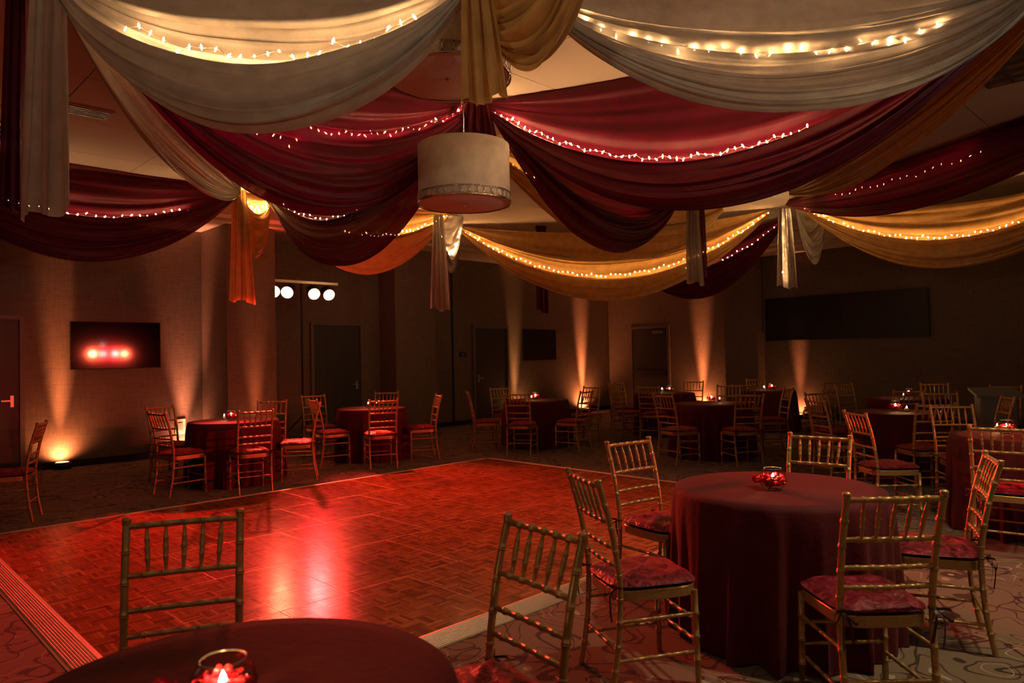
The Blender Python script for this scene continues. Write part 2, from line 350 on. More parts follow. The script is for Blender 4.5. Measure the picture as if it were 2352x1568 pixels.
# ================================================================ DANCE FLOOR
DA0, DB0, PS = 1.06, 3.06, .914
df = thing('dance_floor', 'glossy red-brown parquet dance floor in square panels with metal edging', 'dance floor', ab(DA0, DB0), ROOM_RZ)
DH = .022
def panel_mesh(w, seed):
    r = random.Random(seed); bmb = MB().box(.0015, w - .0015, .0015, PS - .0015, 0, DH - .0022); nb = len(bmb.f); e = .0035
    for q in ((.0015, w - .0015, .0015, e), (.0015, w - .0015, PS - e, PS - .0015), (.0015, e, e, PS - e), (w - e, w - .0015, e, PS - e)): bmb.box(*q, DH - .0022, DH + .0004)
    base = bmb.mesh('floor_panel', M['panelbase']); base.materials.append(M['seam'])
    for q in base.polygons[nb:]: q.material_index = 1
    q = PS / 8; nf = 5; s = MB(); tones = []
    nx = int(round(w / q))
    for i in range(nx):
        for j in range(8):
            for k in range(nf):
                g = .0007; e = q / nf
                if (i + j) % 2: x0, x1, y0, y1 = i * q + k * e, i * q + (k + 1) * e, j * q, (j + 1) * q
                else: x0, x1, y0, y1 = i * q, (i + 1) * q, j * q + k * e, j * q + (k + 1) * e
                x0 = max(x0, .0036); y0 = max(y0, .0036); x1 = min(x1, w - .0036); y1 = min(y1, PS - .0036)
                z = DH + r.uniform(-.00025, .00025); zz = DH - .003
                s.add([(x0 + g, y0 + g, z), (x1 - g, y0 + g, z), (x1 - g, y1 - g, z + r.uniform(-.0002, .0002)), (x0 + g, y1 - g, z), (x0 + g, y0 + g, zz), (x1 - g, y0 + g, zz), (x1 - g, y1 - g, zz), (x0 + g, y1 - g, zz)],
                      [(0, 1, 2, 3), (4, 5, 1, 0), (5, 6, 2, 1), (6, 7, 3, 2), (7, 4, 0, 3)])
                tones += [min(1, max(0, r.gauss(.42, .27)))] * 8
    me = s.mesh('parquet_block', M['parquet'])
    at = me.attributes.new('tone', 'FLOAT', 'POINT'); at.data.foreach_set('value', tones)
    return base, me
full = [panel_mesh(PS, i) for i in range(5)]; half = [panel_mesh(PS / 2, 50 + i) for i in range(2)]
NR = 5
for row in range(NR):
    x = 0.; first = row % 2 == 1; L_ = 6.5 * PS; i = 0
    while x < L_ - .01:
        w = PS / 2 if (first and i == 0) or (L_ - x) < PS * .75 else PS
        base, blocks = (full[random.randrange(5)] if w == PS else half[random.randrange(2)])
        p = link('floor_panel', base, df, (x, row * PS, 0)); k = link('parquet_block', blocks, p); k['kind'] = 'stuff'
        x += w; i += 1
# ribbed metal edging
def ramp_mesh(L):
    s = MB(); wd = .155; nrib = 9; pts = [(0, 0), (0, DH + .002), (.012, DH + .003)]
    for k in range(nrib):
        t0 = .02 + (wd - .035) * k / nrib; e = (wd - .035) / nrib; z = lambda t: (DH + .002) * (1 - (t / wd) ** 1.3) + .003
        pts += [(t0, z(t0)), (t0 + e * .2, z(t0) + .0022), (t0 + e * .75, z(t0 + e * .75) + .0022), (t0 + e * .9, z(t0 + e))]
    pts += [(wd, .003), (wd, 0)]
    n = len(pts); vs = [(.001, -p[0], p[1]) for p in pts] + [(L - .001, -p[0], p[1]) for p in pts]
    s.add(vs, [(i, (i + 1) % n, n + (i + 1) % n, n + i) for i in range(n)] + [tuple(range(n - 1, -1, -1)), tuple(range(n, 2 * n))]); return s.mesh('edge_ramp', M['alu'])
rm = ramp_mesh(PS); rmh = ramp_mesh(PS / 2); LA, LB = 6.5 * PS, NR * PS
def ramps(x0, y0, rz, L):
    t = 0
    while t < L - .01:
        h = (L - t) < PS * .75; link('edge_ramp', rmh if h else rm, df, (x0 + math.cos(rz) * t, y0 + math.sin(rz) * t, 0), rz); t += PS / 2 if h else PS
ramps(0, 0, 0, LA); ramps(LA, 0, PI / 2, LB); ramps(LA, LB, PI, LA); ramps(0, LB, -PI / 2, LB)

# ================================================================ CHAIRS
def bamboo(p, r, step, seg=10, swell=1.3, first=None):
    """points of a smooth path -> tube with bamboo rings"""
    p = [Vector(q) for q in p]; out = []; rad = []
    L = [0.]
    for i in range(1, len(p)): L.append(L[-1] + (p[i] - p[i - 1]).length)
    def at(t):
        for i in range(1, len(p)):
            if t <= L[i] + 1e-9: f = (t - L[i - 1]) / (L[i] - L[i - 1]); return p[i - 1].lerp(p[i], f)
        return p[-1]
    ts = {0.: 1., L[-1]: 1.}
    for l in L: ts[l] = 1.
    t = first if first else step
    while t < L[-1] - step * .3:
        for d, k in ((-.0062, 1.), (-.0036, swell), (-.0012, 1.03), (.0012, 1.03), (.0036, swell), (.0062, 1.)): ts[t + d] = k
        t += step
    for t in sorted(ts): out.append(at(t)); rad.append(r * ts[t])
    s = MB(); s.tube(out, rad, seg); return s
def smooth_path(keys, n=24):
    ks = [Vector(k) for k in keys]; out = []
    for i in range(len(ks) - 1):
        p0 = ks[max(i - 1, 0)]; p1 = ks[i]; p2 = ks[i + 1]; p3 = ks[min(i + 2, len(ks) - 1)]; m = max(2, n // (len(ks) - 1))
        for j in range(m):
            t = j / m; out.append(.5 * ((2 * p1) + (p2 - p0) * t + (2 * p0 - 5 * p1 + 4 * p2 - p3) * t * t + (3 * p1 - p0 - 3 * p2 + p3) * t ** 3))
    out.append(ks[-1]); return out
def xback(z):   # where the back post runs
    ks = [(0, .18, -.235), (.2, .182, -.200), (.42, .184, -.185), (.55, .184, -.192), (.75, .186, -.228), (.925, .188, -.278)]
    for i in range(1, len(ks)):
        if z <= ks[i][0]: f = (z - ks[i - 1][0]) / (ks[i][0] - ks[i - 1][0]); return ks[i - 1][1] * (1 - f) + ks[i][1] * f, ks[i - 1][2] * (1 - f) + ks[i][2] * f
    return ks[-1][1:]
CH = []
for s in (-1, 1):
    mb = bamboo(smooth_path([(s * xback(z)[0], xback(z)[1], z) for z in (0, .2, .42, .55, .75, .925)], 30), .0135, .105, 10)
    mb.lathe([(.0135, -.006), (.017, -.002), (.0135, .003), (.0165, .010), (.0165, .016), (.012, .021), (.0001, .023)], 10, (s * .188, -.278, .925)); CH.append(('back_post', mb.mesh('back_post', M['chair']), (0, 0, 0)))
    CH.append(('leg', bamboo([(s * .187, .187, 0), (s * .183, .181, .42)], .0135, .105, 10).mesh('leg', M['chair']), (0, 0, 0)))
for z, nm, r, st in ((.915, 'top_rail', .0115, .062), (.752, 'back_rail', .0105, .062), (.638, 'back_rail', .0100, .062), (.556, 'back_rail', .0100, .062)):
    x, y = xback(z); CH.append((nm, bamboo([(-x, y, z), (0, y - .008, z), (x, y, z)], r, st, 8, first=x - 2 * st).mesh(nm, M['chair']), (0, 0, 0)))
y0, y1 = xback(.758)[1] - .004, xback(.91)[1] - .006
for k in range(5):
    x = (k - 2) * .062; s = MB(); n = 16; pr = []
    for i, (t, r) in enumerate([(0, .006), (.06, .0055), (.28, .0085), (.30, .0108), (.33, .0085), (.48, .0092), (.52, .0112), (.56, .0092), (.70, .0085), (.72, .0105), (.75, .0082), (.94, .0052), (1, .006)]): pr.append(((x * (.92 + .08 * t), y0 + (y1 - y0) * t, .758 + (.908 - .758) * t), r))
    s.tube([p for p, r in pr], [r for p, r in pr], 8); CH.append(('spindle', s.mesh('spindle', M['chair']), (0, 0, 0)))
def seat_outline(k, n=28):   # rounded trapezoid
    pts = []
    for i in range(n):
        t = 2 * PI * i / n; c, s = math.cos(t), math.sin(t); e = .42
        X = math.copysign(abs(c) ** e, c); Y = math.copysign(abs(s) ** e, s); hw = .192 + .012 * Y; pts.append((X * hw * k, Y * .203 * k + (.012 * (1 - X * X) if Y > 0 else 0)))
    return pts
s = MB(); o1 = seat_outline(1.); o0 = seat_outline(.985); n = len(o1)
rings = [(o0, .398), (o1, .402), (o1, .441), (o0, .445)]
s.add([(x, y, z) for o, z in rings for x, y in o], [(i * n + k, i * n + (k + 1) % n, (i + 1) * n + (k + 1) % n, (i + 1) * n + k) for i in range(3) for k in range(n)] + [tuple(range(n - 1, -1, -1)), tuple(range(3 * n, 4 * n))])
CH.append(('seat_frame', s.mesh('seat_frame', M['chair']), (0, 0, 0)))
rr_ = random.Random(3)
def cushion():
    s = MB(); nr, ns = 9, 40; vs = []; fs = []
    for lay in (0, 1):
        for i in range(nr + 1):
            k = i / nr
            o = seat_outline(1.03 * max(k, .001), ns)
            for (x, y) in o:
                d = (1 - k ** 3.2) ** .6 if k < 1 else 0
                wv = .004 * math.sin(37 * x + 21 * y) + .004 * math.sin(55 * y - 17 * x + 1.3) + .003 * math.sin(90 * x + 70 * y)
                z = .462 + (.036 * d + wv * min(1, 1.6 * d) if lay == 0 else -.016 * d)
                vs.append((x * (1 + .012 * math.sin(9 * math.atan2(y, x))), y, z))
    m = (nr + 1) * ns
    for lay in (0, 1):
        for i in range(nr):
            for k in range(ns):
                q = (lay * m + i * ns + k, lay * m + i * ns + (k + 1) % ns, lay * m + (i + 1) * ns + (k + 1) % ns, lay * m + (i + 1) * ns + k); fs.append(q if lay else q[::-1])
    s.add(vs, fs, True); return s
CH.append(('cushion', cushion().mesh('cushion', M['velvet']), (0, 0, 0)))
def ribbon(s, pts, w, side):
    pts = [Vector(p) for p in pts]; vs = []
    for p in pts: vs += [p - side * w, p + side * w]
    s.add(vs, [(2 * i, 2 * i + 1, 2 * i + 3, 2 * i + 2) for i in range(len(pts) - 1)], True)
def tie(sx):
    s = MB(); x, y = xback(.47); x *= sx
    s.tube([(x + .017 * math.cos(t * .7), y + .017 * math.sin(t * .7), .468 + .002 * math.sin(t)) for t in range(10)], .0035, 5, False)
    ribbon(s, smooth_path([(x, y - .016, .468), (x + sx * .012, y - .05, .440), (x + sx * .014, y - .052, .39), (x + sx * .010, y - .045, .325)], 12), .005, Vector((1, .4, 0)).normalized())
    ribbon(s, smooth_path([(x, y - .016, .468), (x - sx * .010, y - .040, .450), (x - sx * .022, y - .048, .40), (x - sx * .030, y - .040, .345)], 12), .005, Vector((1, -.4, 0)).normalized())
    ribbon(s, smooth_path([(x, y - .016, .468), (x + sx * .04, y - .05, .475), (x + sx * .045, y - .05, .43), (x, y - .018, .468)], 12), .005, Vector((0, .3, 1)).normalized())
    ribbon(s, smooth_path([(x, y - .016, .468), (x - sx * .038, y - .045, .472), (x - sx * .04, y - .05, .428), (x, y - .018, .466)], 12), .005, Vector((0, .3, 1)).normalized())
    return s
for sx in (-1, 1): CH.append(('cushion_tie', tie(sx).mesh('cushion_tie', M['ribbon']), (0, 0, 0)))
def strt(p, q): CH.append(('stretcher', bamboo([p, q], .0085, .085, 8, 1.25).mesh('stretcher', M['chair']), (0, 0, 0)))
for s_ in (-1, 1):
    for z in (.315, .145): strt((s_ * xback(z)[0], xback(z)[1], z), (s_ * .185, .184, z))
strt((-.184, .183, .285), (.184, .183, .285)); strt((-.185, .184, .19), (.185, .184, .19))
strt((-.181, xback(.19)[1], .19), (.181, xback(.19)[1], .19))
CHAIR_GROUP = 'gold chiavari chairs around the burgundy tables'
def chair(x, y, deg, label):
    t = thing('chiavari_chair', label, 'chair', (x, y, 0), math.radians(deg), CHAIR_GROUP)
    for nm, me, loc in CH: link(nm, me, t, loc)
    return t
def face(fx, fy): return math.degrees(math.atan2(-fx, fy))
for x, y, d, lb in [
    (-1.11, 2.33, 198, 'gold chair in the left foreground facing the camera across the nearest table'),
    (-.13, 2.18, 128, 'gold chair at centre bottom, right of the nearest table, back turned to dance floor'),
    (.58, 3.38, 286, 'gold chair with bright crushed cushion at the corner of the dance floor edging'),
    (.90, 4.38, 216, 'orange-lit gold chair on the dance floor left behind the right foreground table'),
    (1.83, 4.48, 141, 'gold chair directly behind the bowl on the right foreground table'),
    (1.45, 3.02, 1, 'large gold chair seen from behind in front of the right foreground table'),
    (2.16, 3.73, 66, 'gold chair turned sideways right of the right foreground table'),
    (3.30, 6.35, 272, 'red-lit gold chair seen in profile right of the right foreground table'),
    (-3.83, 8.24, 323, 'gold chair left of the left wall table, nearest its back corner'),
    (-4.30, 9.05, face(.85, -.5), 'gold chair behind another at the left of the left wall table'),
    (-3.05, 8.28, 34, 'gold chair seen from behind in front of the left wall table'),
    (-3.32, 9.72, 190, 'gold chair facing out behind the left wall table at the column'),
    (-2.73, 9.04, 104, 'gold chair facing left alone between the two left tables'),
    (-2.59, 10.20, 304, 'gold chair with red-lit seat left of the table by the first back door'),
    (-3.0, 11.1, face(.6, -.8), 'gold chair behind and left of the table by the first back door'),
    (-1.85, 9.90, 22, 'gold chair seen from behind before the table by the first back door'),
    (-2.10, 11.62, 180, 'gold chair facing out behind the table by the first back door'),
    (-1.38, 10.66, 108, 'gold chair in profile facing left, alone right of the second table'),
    (-.45, 11.44, 278, 'gold chair in profile facing right before the second back door'),
    (.13, 10.88, 344, 'gold chair seen from behind before the table under the small television'),
    (-.12, 12.45, face(.4, -.9), 'gold chair behind the table under the small television, at its left'),
    (.91, 11.15, 54, 'gold chair right of the table under the small television, nearer one'),
    (1.18, 12.2, face(-.7, -.7), 'gold chair right of the table under the small television, farther one'),
    (2.02, 12.61, 285, 'dim gold chair in profile before the far corner with the uplight'),
    (2.15, 13.75, face(.5, -.86), 'dim gold chair in front of the far exit door'),
    (2.23, 9.66, 300, 'gold chair left of the centre right table, seen from behind'),
    (2.42, 12.3, 330, 'dim gold chair left of the far table near the exit door'),
    (3.01, 9.49, 10, 'gold chair seen from behind in front of the centre right table'),
    (3.40, 13.75, face(-.5, -.86), 'gold chair against the far orange uplight beam on the right wall'),
    (3.50, 11.75, face(-.45, -.9), 'gold chair behind the centre right table'),
    (3.89, 10.81, 88, 'dim gold chair in profile at the right of the centre right table'),
    (4.03, 12.35, face(.5, .86), 'dim gold chair before the farthest candlelit table'),
    (4.95, 14.25, 186, 'dim gold chair behind the farthest candlelit table'),
    (5.45, 12.75, face(-.5, .86), 'dark chair right of the farthest candlelit table'),
    (3.65, 8.05, 277, 'gold chair left of the table right of centre, seat towards the table'),
    (4.08, 9.12, face(.4, -.91), 'gold chair behind and left of the table right of centre'),
    (5.45, 11.30, face(.4, -.9), 'dim gold chair left of the dark table below the wide display'),
    (5.31, 9.72, 345, 'dim gold chair seen from behind at the dark table below the wide display'),
    (6.52, 11.0, face(-.4, -.9), 'dim gold chair behind the dark table below the wide display'),
    (5.20, 8.62, face(-.35, -.93), 'gold chair behind and right of the table right of centre'),
    (4.22, 7.40, 358, 'gold chair seen from behind in front of the table right of centre'),
    (4.18, 6.62, 172, 'gold chair facing the camera behind the table at the right edge'),
    (3.55, 5.18, 322, 'gold chair seen from behind left of the table at the right edge'),
    (6.79, 9.97, face(-.75, -.66), 'dark chair beside the grey lectern'),
    (5.23, 8.02, 74, 'gold chair turned left in front of the grey lectern'),
    (-4.88, 6.91, 112, 'dark gold chair in profile at the left edge of the picture'),
]: chair(x, y, d, lb)

# ================================================================ TABLES
TZ = .757
def cloth_mesh(r, seed, nf):
    rnd = random.Random(seed); ph = [rnd.uniform(0, 6.28) for _ in range(6)]
    def rad(t, h):   # h 0 at the top edge, 1 at the floor
        w = min(1, h * 1.15) ** .9
        f = 1 - abs(math.sin(nf * .5 * t + ph[0] + .55 * math.sin(2 * t + ph[4]) + .25 * math.sin(5 * t + ph[5]) + .25 * h)) ** .75
        return r + .004 + w * (.105 * f * (.75 + .35 * math.sin(3 * t + ph[2])) + .018 * math.sin((nf + 6) * t + ph[1]) - .012) + .012 * math.sin(min(1, h * 6) * PI / 2)
    s = MB(); nu = 216; prof = []
    for k in range(9): prof.append(('t', k / 8))
    for k in range(1, 19): prof.append(('s', (k / 18) ** 1.25))
    def fn(u, v):
        t = 2 * PI * u; k, x = prof[int(round(v * (len(prof) - 1)))]
        if k == 't':
            return (r * max(x, .002) * math.cos(t), r * max(x, .002) * math.sin(t), TZ + .003 - (.004 if x == 1 else 0))
        q = rad(t, x); z = TZ - .006 - x * (TZ - .010) ; z = max(z, .004 + .006 * (1 + math.sin(nf * 2 * t + ph[3])) * .5 if x > .97 else .004)
        return (q * math.cos(t), q * math.sin(t), z)
    s.grid(fn, nu, len(prof) - 1, True); return s
TABLES = [
    (-.62, 1.57, .485, 'round table of the nearest left foreground'),
    (1.41, 3.86, .535, 'round table in the right foreground'),
    (-3.50, 8.95, .53, 'round table against the left wall column'),
    (-2.13, 10.75, .50, 'round table before the first back door'),
    (.38, 11.90, .53, 'round table under the small black television'),
    (2.86, 10.32, .53, 'round table right of centre before the far wall'),
    (2.80, 13.20, .53, 'round table near the far exit door'),
    (4.82, 13.55, .50, 'round table farthest away at the right wall'),
    (4.45, 8.32, .50, 'round table to the right behind the profile chair'),
    (5.83, 10.60, .53, 'round table in the dark below the wide display'),
    (4.17, 5.85, .53, 'round table cut by the right edge of the picture'),
]
for i, (x, y, r, lb) in enumerate(TABLES):
    t = thing('round_table', lb + ', beneath its cloth', 'table', (x, y, 0), 0, 'round tables')
    MB().lathe([(.001, TZ - .03), (r - .01, TZ - .03), (r, TZ - .02), (r, TZ - .002), (.001, TZ - .002)], 40).build('tabletop', M['doorwood'], t)
    MB().lathe([(.001, .03), (.03, .03), (.03, TZ - .03), (.001, TZ - .03)], 16).build('pedestal', M['blackmat'], t)
    MB().lathe([(.001, 0), (.27, 0), (.27, .015), (.04, .035), (.001, .035)], 24).build('base', M['blackmat'], t)
    o = cloth_mesh(r, 100 + i, 16 + 2 * (i % 3)).build('tablecloth', M['cloth'], None, (x, y, 0), random.uniform(0, 6))
    tag(o, 'burgundy floor-length cloth on the ' + lb, 'tablecloth', 'burgundy tablecloths')

# candle bowls and small candles
bowl_prof = [(.030, .0), (.040, .003), (.056, .018), (.066, .040), (.069, .060), (.064, .083), (.053, .100), (.047, .108), (.047, .112)]
BOWL = MB().lathe([(.001, .001)] + bowl_prof + [(.0445, .1125), (.0445, .109)], 32).mesh('glass', M['glass'])
def petal(s, c, r, az, tilt, curl):
    c = Vector(c)
    def fn(u, v):
        a = (u - .5) * 2; b = v; w = math.sin(PI * min(1, .12 + .88 * b) ** .7) if b < 1 else 0
        w = (1 - (2 * b - 1) ** 4) ** .5 if 0 < b < 1 else .05
        p = Vector((a * r * .55 * w, r * (b - .3), r * (curl * (a * a * .5 + (b - .4) ** 2))))
        p = Matrix.Rotation(tilt, 3, 'X') @ p; p = Matrix.Rotation(az, 3, 'Z') @ p; return c + p
    s.grid(fn, 4, 5)
ps = MB(); rp = random.Random(5)
for k in range(74):
    a = rp.uniform(0, 6.28); z = rp.uniform(.016, .070); R = math.sqrt(max(.0004, .066 ** 2 - (z - .058) ** 2)) * rp.uniform(.45, .93)
    petal(ps, (R * math.cos(a), R * math.sin(a), z), .021, rp.uniform(0, 6.28), rp.uniform(-.7, .9), rp.uniform(.3, 1.2))
RIM = MB().tube([(.0458 * math.cos(2 * PI * k / 32), .0458 * math.sin(2 * PI * k / 32), .1125) for k in range(33)], .0013, 6, False).mesh('rim', M['rim'])
FOOT = MB().lathe([(.028, .0002), (.034, .0002), (.036, .002), (.033, .0035), (.028, .003)], 28).mesh('foot', M['rim'])
PETALS = ps.mesh('petals', M['petal'])
CANDLE = MB().lathe([(.001, .038), (.024, .040), (.028, .046), (.027, .056), (.023, .060), (.001, .058)], 20).mesh('candle', M['wax'])
def flame_mesh(z, h, r): return MB().lathe([(.0008, z), (r * .7, z + h * .12), (r, z + h * .32), (r * .75, z + h * .6), (r * .3, z + h * .85), (.0006, z + h)], 12).mesh('flame', M['flame'])
FL1 = flame_mesh(.058, .030, .0072); FL2 = flame_mesh(.046, .022, .005)
def bowl(x, y, lb):
    t = thing('candle_bowl', lb, 'candle holder', (x, y, TZ + .003), random.uniform(0, 6), 'glass candle bowls with petals')
    link('glass', BOWL, t); link('rim', RIM, t); link('foot', FOOT, t); o = link('petals', PETALS, t); o['kind'] = 'stuff'; c = link('candle', CANDLE, t); link('flame', FL1, c)
VOT = MB().lathe([(.001, .0), (.021, 0), (.023, .004), (.026, .052), (.0245, .052), (.0243, .049)], 20).mesh('cup', M['glass'])
VC = MB().lathe([(.001, .0055), (.0205, .0055), (.0225, .042), (.001, .044)], 20).mesh('candle', M['wax'])
def votive(x, y, lb):
    t = thing('votive_candle', lb, 'candle', (x, y, TZ + .003), 0, 'small votive candles')
    link('cup', VOT, t); c = link('candle', VC, t); link('flame', FL2, c)
def top(px, py): p = atz(px, py, TZ + .003); return p.x, p.y
for i, (x, y, lb) in enumerate([
    (-.615, 1.50, 'large blurred candle bowl on the nearest left foreground table'),
    (*top(1776, 1124), 'clear candle bowl of red petals on the right foreground table'),
    (*top(531, 964), 'candle bowl of red petals on the table by the left wall column'),
    (*top(866, 934), 'candle bowl on the table before the first back door'),
    (*top(1230, 917), 'candle bowl on the table under the small black television'),
    (*top(1634, 923), 'candle bowl on the round table right of centre'),
    (*top(1538, 900), 'candle bowl on the far table near the exit door'),
    (*top(1773, 894.5), 'candle bowl on the farthest table at the right wall'),
    (*top(2057, 943), 'candle bowl on the table behind the profile chair at right'),
    (*top(2088, 910), 'candle bowl in the dark below the wide display'),
    (*top(2312, 996), 'candle bowl on the table at the right edge'),
]): bowl(x, y, lb)
for x, y, lb in [
    (*top(515, 963), 'white votive candle beside the bowl on the left wall table'),
    (*top(846, 933), 'white votive candle left of the bowl by the first back door'),
    (*top(1221, 918), 'votive candle left of the bowl under the small television'),
    (*top(1653, 923), 'votive candle right of the bowl on the centre right table'),
    (*top(1521, 898), 'votive candle left of the bowl near the exit door'),
    (*top(1755, 894), 'votive candle left of the bowl on the farthest table'),
    (*top(2083, 945), 'votive candle right of the bowl behind the profile chair'),
    (*top(2076, 914), 'bright votive candle in the dark below the wide display'),
    (*top(2291, 990), 'votive candle left of the bowl at the right edge'),
]: votive(x, y, lb)
def rose(x, y, lb, seed):
    t = thing('fabric_rose', lb, 'flower', (x, y, TZ + .004), 0, 'red fabric roses'); r = random.Random(seed)
    for k in range(9):
        s = MB(); a = k * 2.4; R = .006 + .0028 * k; petal(s, (R * math.cos(a), R * math.sin(a), .022 + .002 * (9 - k) * .5), .036, a - PI / 2 + r.uniform(-.3, .3), 1.25 - .09 * k, 1.1); s.build('petal', M['petal'], t)
rose(*top(1738, 1118), 'red fabric rose left of the bowl on the right foreground table', 1)
rose(-.75, 1.50, 'red fabric rose left of the bowl on the nearest table', 2)

# ================================================================ WALL THINGS
def lens_disc(s, c, d, r, seg=20):
    d = Vector(d).normalized(); u = d.cross(Vector((0, 0, 1))).normalized(); w = u.cross(d); c = Vector(c)
    vs = [c] + [c + (u * math.cos(2 * PI * k / seg) + w * math.sin(2 * PI * k / seg)) * r for k in range(seg)]
    s.add(vs, [(0, 1 + k, 1 + (k + 1) % seg) for k in range(seg)])
def tv(name, c, dirv, nrm, w, h, m, label, cat='television'):
    """c centre on the wall, dirv along the wall, nrm out of the wall"""
    ang = math.atan2(dirv.y, dirv.x); t = thing(name, label, cat, c, ang)
    s = 1 if (Matrix.Rotation(ang, 3, 'Z') @ Vector((0, 1, 0))).dot(nrm) > 0 else -1
    def bx(n, x0, x1, y0, y1, z0, z1, mm): 
        ys = sorted((s * y0, s * y1)); MB().box(x0, x1, ys[0], ys[1], z0, z1).build(n, mm, t)
    bx('mount', -.2, .2, 0, .05, -.15, .15, M['blackmat']); bx('housing', -w / 2 + .01, w / 2 - .01, .05, .085, -h / 2 + .01, h / 2 - .01, M['black'])
    bx('screen', -w / 2 + .008, w / 2 - .008, .085, .090, -h / 2 + .008, h / 2 - .008, m)
    for n, x0, x1, z0, z1 in (('bezel', -w / 2, w / 2, h / 2 - .008, h / 2), ('bezel', -w / 2, w / 2, -h / 2, -h / 2 + .012), ('bezel', -w / 2, -w / 2 + .008, -h / 2, h / 2), ('bezel', w / 2 - .008, w / 2, -h / 2, h / 2)): bx(n, x0, x1, .06, .094, z0, z1, M['blackmat'])
    return t
tv('wall_television', ab(3.36, B1, 1.775), EA, -EB, 1.24, .71, M['screen'], 'wide flat television with red lamp reflections on the left wall')
tv('wall_television', ab(12.75, B1, 1.76), EA, -EB, 1.15, .75, M['screen2'], 'small black switched-off television right of the second back door')
for k in range(2): tv('display_panel', ab(A1, 4.98 + 1.66 * k, 2.2), EB, -EA, 1.655, .95, M['screen2'], ('right' if k == 0 else 'left') + ' half of the wide black display on the right wall', 'display')
def plate(name, c, nrm, dirv, w, h, m, label, cat):
    ang = math.atan2(dirv.y, dirv.x); s = 1 if (Matrix.Rotation(ang, 3, 'Z') @ Vector((0, 1, 0))).dot(nrm) > 0 else -1
    t = thing(name, label, cat, c, ang); ys = sorted((0, s * .012)); MB().bev(-w / 2, w / 2, ys[0], ys[1], -h / 2, h / 2, .002).build('plate', m, t)
    ys = sorted((s * .012, s * .018)); MB().box(-w * .22, w * .22, ys[0], ys[1], -h * .25, h * .25).build('insert', M['frame'] if m is M['black'] else M['cable'], t)
    return t
plate('room_sign', ab(10.33, B1, 1.55), -EB, EA, .2, .1, M['black'], 'small dark room sign left of the second back door', 'sign')
plate('wall_plate', ab(9.45, B1, 1.32), -EB, EA, .11, .17, M['black'], 'dark control plate on the back wall near the joint', 'wall plate')
oo = plate('wall_outlet', ab(4.30, B1, .46), -EB, EA, .16, .24, M['white'], 'white wall outlet plate behind the left wall table', 'outlet')
plate('wall_outlet', ab(A1, 4.0, .42), -EA, EB, .10, .16, M['white'], 'small pale outlet plate low on the right wall', 'outlet')
def floor_cable(pts, lb, r=.006):
    s = MB(); s.tube(smooth_path([(p[0], p[1], .007) for p in pts], 90), r, 6); tag(s.build('floor_cable', M['cable']), lb, 'cable')
rc = random.Random(8)
floor_cable([ab(2.75, 11.8), ab(3.2, 11.65), ab(3.7, 11.7), ab(4.05, 11.6)] + [ab(4.15 + rc.uniform(-.25, .25), 11.55 + rc.uniform(-.2, .2)) for _ in range(14)], 'pale cable lying tangled along the foot of the left wall')
floor_cable([ab(13.5, 11.7), ab(14.0, 11.4)] + [ab(14.2 + rc.uniform(-.3, .4), 11.3 + rc.uniform(-.25, .25)) for _ in range(10)] + [ab(15.2, 11.2)], 'pale cable tangled on the floor in the far corner')
# lectern in the dark right corner
p = aty(2287, 930, 9.0); t = thing('lectern', 'blue-grey lectern standing in the dark beside a chair at right', 'lectern', (p.x, p.y, 0), math.radians(-20))
MB().bev(-.24, .24, -.2, .2, .0, .06, .02).build('base', M['blackmat'], t); MB().bev(-.20, .20, -.15, .15, .06, .86, .02).build('body', M['lectern'], t)
s = MB(); s.add([(-.25, -.22, .86), (.25, -.22, .86), (.25, .22, .94), (-.25, .22, .94), (-.25, -.22, .89), (.25, -.22, .89), (.25, .22, .97), (-.25, .22, .97)], [(3, 2, 1, 0), (4, 5, 6, 7), (0, 1, 5, 4), (1, 2, 6, 5), (2, 3, 7, 6), (3, 0, 4, 7)]); s.build('top', M['lectern'], t)

# ---------------------------------------------------------------- floor uplights
UPC = (1., .27, .085)
def uplight(pos, toward, power, col, lb, size=17, lean=.085):
    t = thing('uplight', lb, 'uplight', pos, 0, 'floor uplights along the walls')
    MB().lathe([(.001, .012), (.095, .012), (.105, .025), (.105, .085), (.09, .10), (.001, .10)], 24).build('housing', M['black'], t)
    s = MB(); lens_disc(s, (0, 0, .102), (0, .001, 1), .082, 24); s.build('lens', M['lensu'], t)
    s = MB()
    for k in (-1, 1): s.box(k * .112 - .006, k * .112 + .006, -.02, .02, 0, .08)
    s.box(-.118, .118, -.02, .02, 0, .012); s.build('bracket', M['blackmat'], t)
    P = Vector(pos) + Vector((0, 0, .115)); spot('beam', P, P + Vector(toward) * lean + Vector((0, 0, 1)), power, col, size, 1., .09, t)
    spot('spill', P, P + Vector(toward) * .5 + Vector((0, 0, 1)), power * .05, col, 150, 1., .03, t)
uplight(ab(2.62, B1 - .13), EB, K_UP * 1.5, UPC, 'glowing uplight on the floor beside the left edge door')
uplight(ab(4.36, B1 - .13), EB, K_UP * 1.0, (1, .30, .14), 'uplight hidden behind the left wall table', 30, .03)
uplight(ab(5.10, 11.0 - .13), EB, K_UP * .5, (1, .22, .07), 'uplight at the foot of the square wall column')
uplight(ab(11.93, B1 - .13), EB, K_UP * .8, (1, .40, .12), 'uplight between the second back door and small television')
uplight(ab(14.42, B1 - .13), EB, K_UP * 3.6, UPC, 'uplight shining orange in the far corner')
uplight(ab(A1 - .13, 9.15), EA, K_UP * 2.4, UPC, 'uplight on the right wall beside the exit door')
uplight(ab(A1 - .13, 6.75), EA, K_UP * .6, UPC, 'uplight below the left end of the wide display')

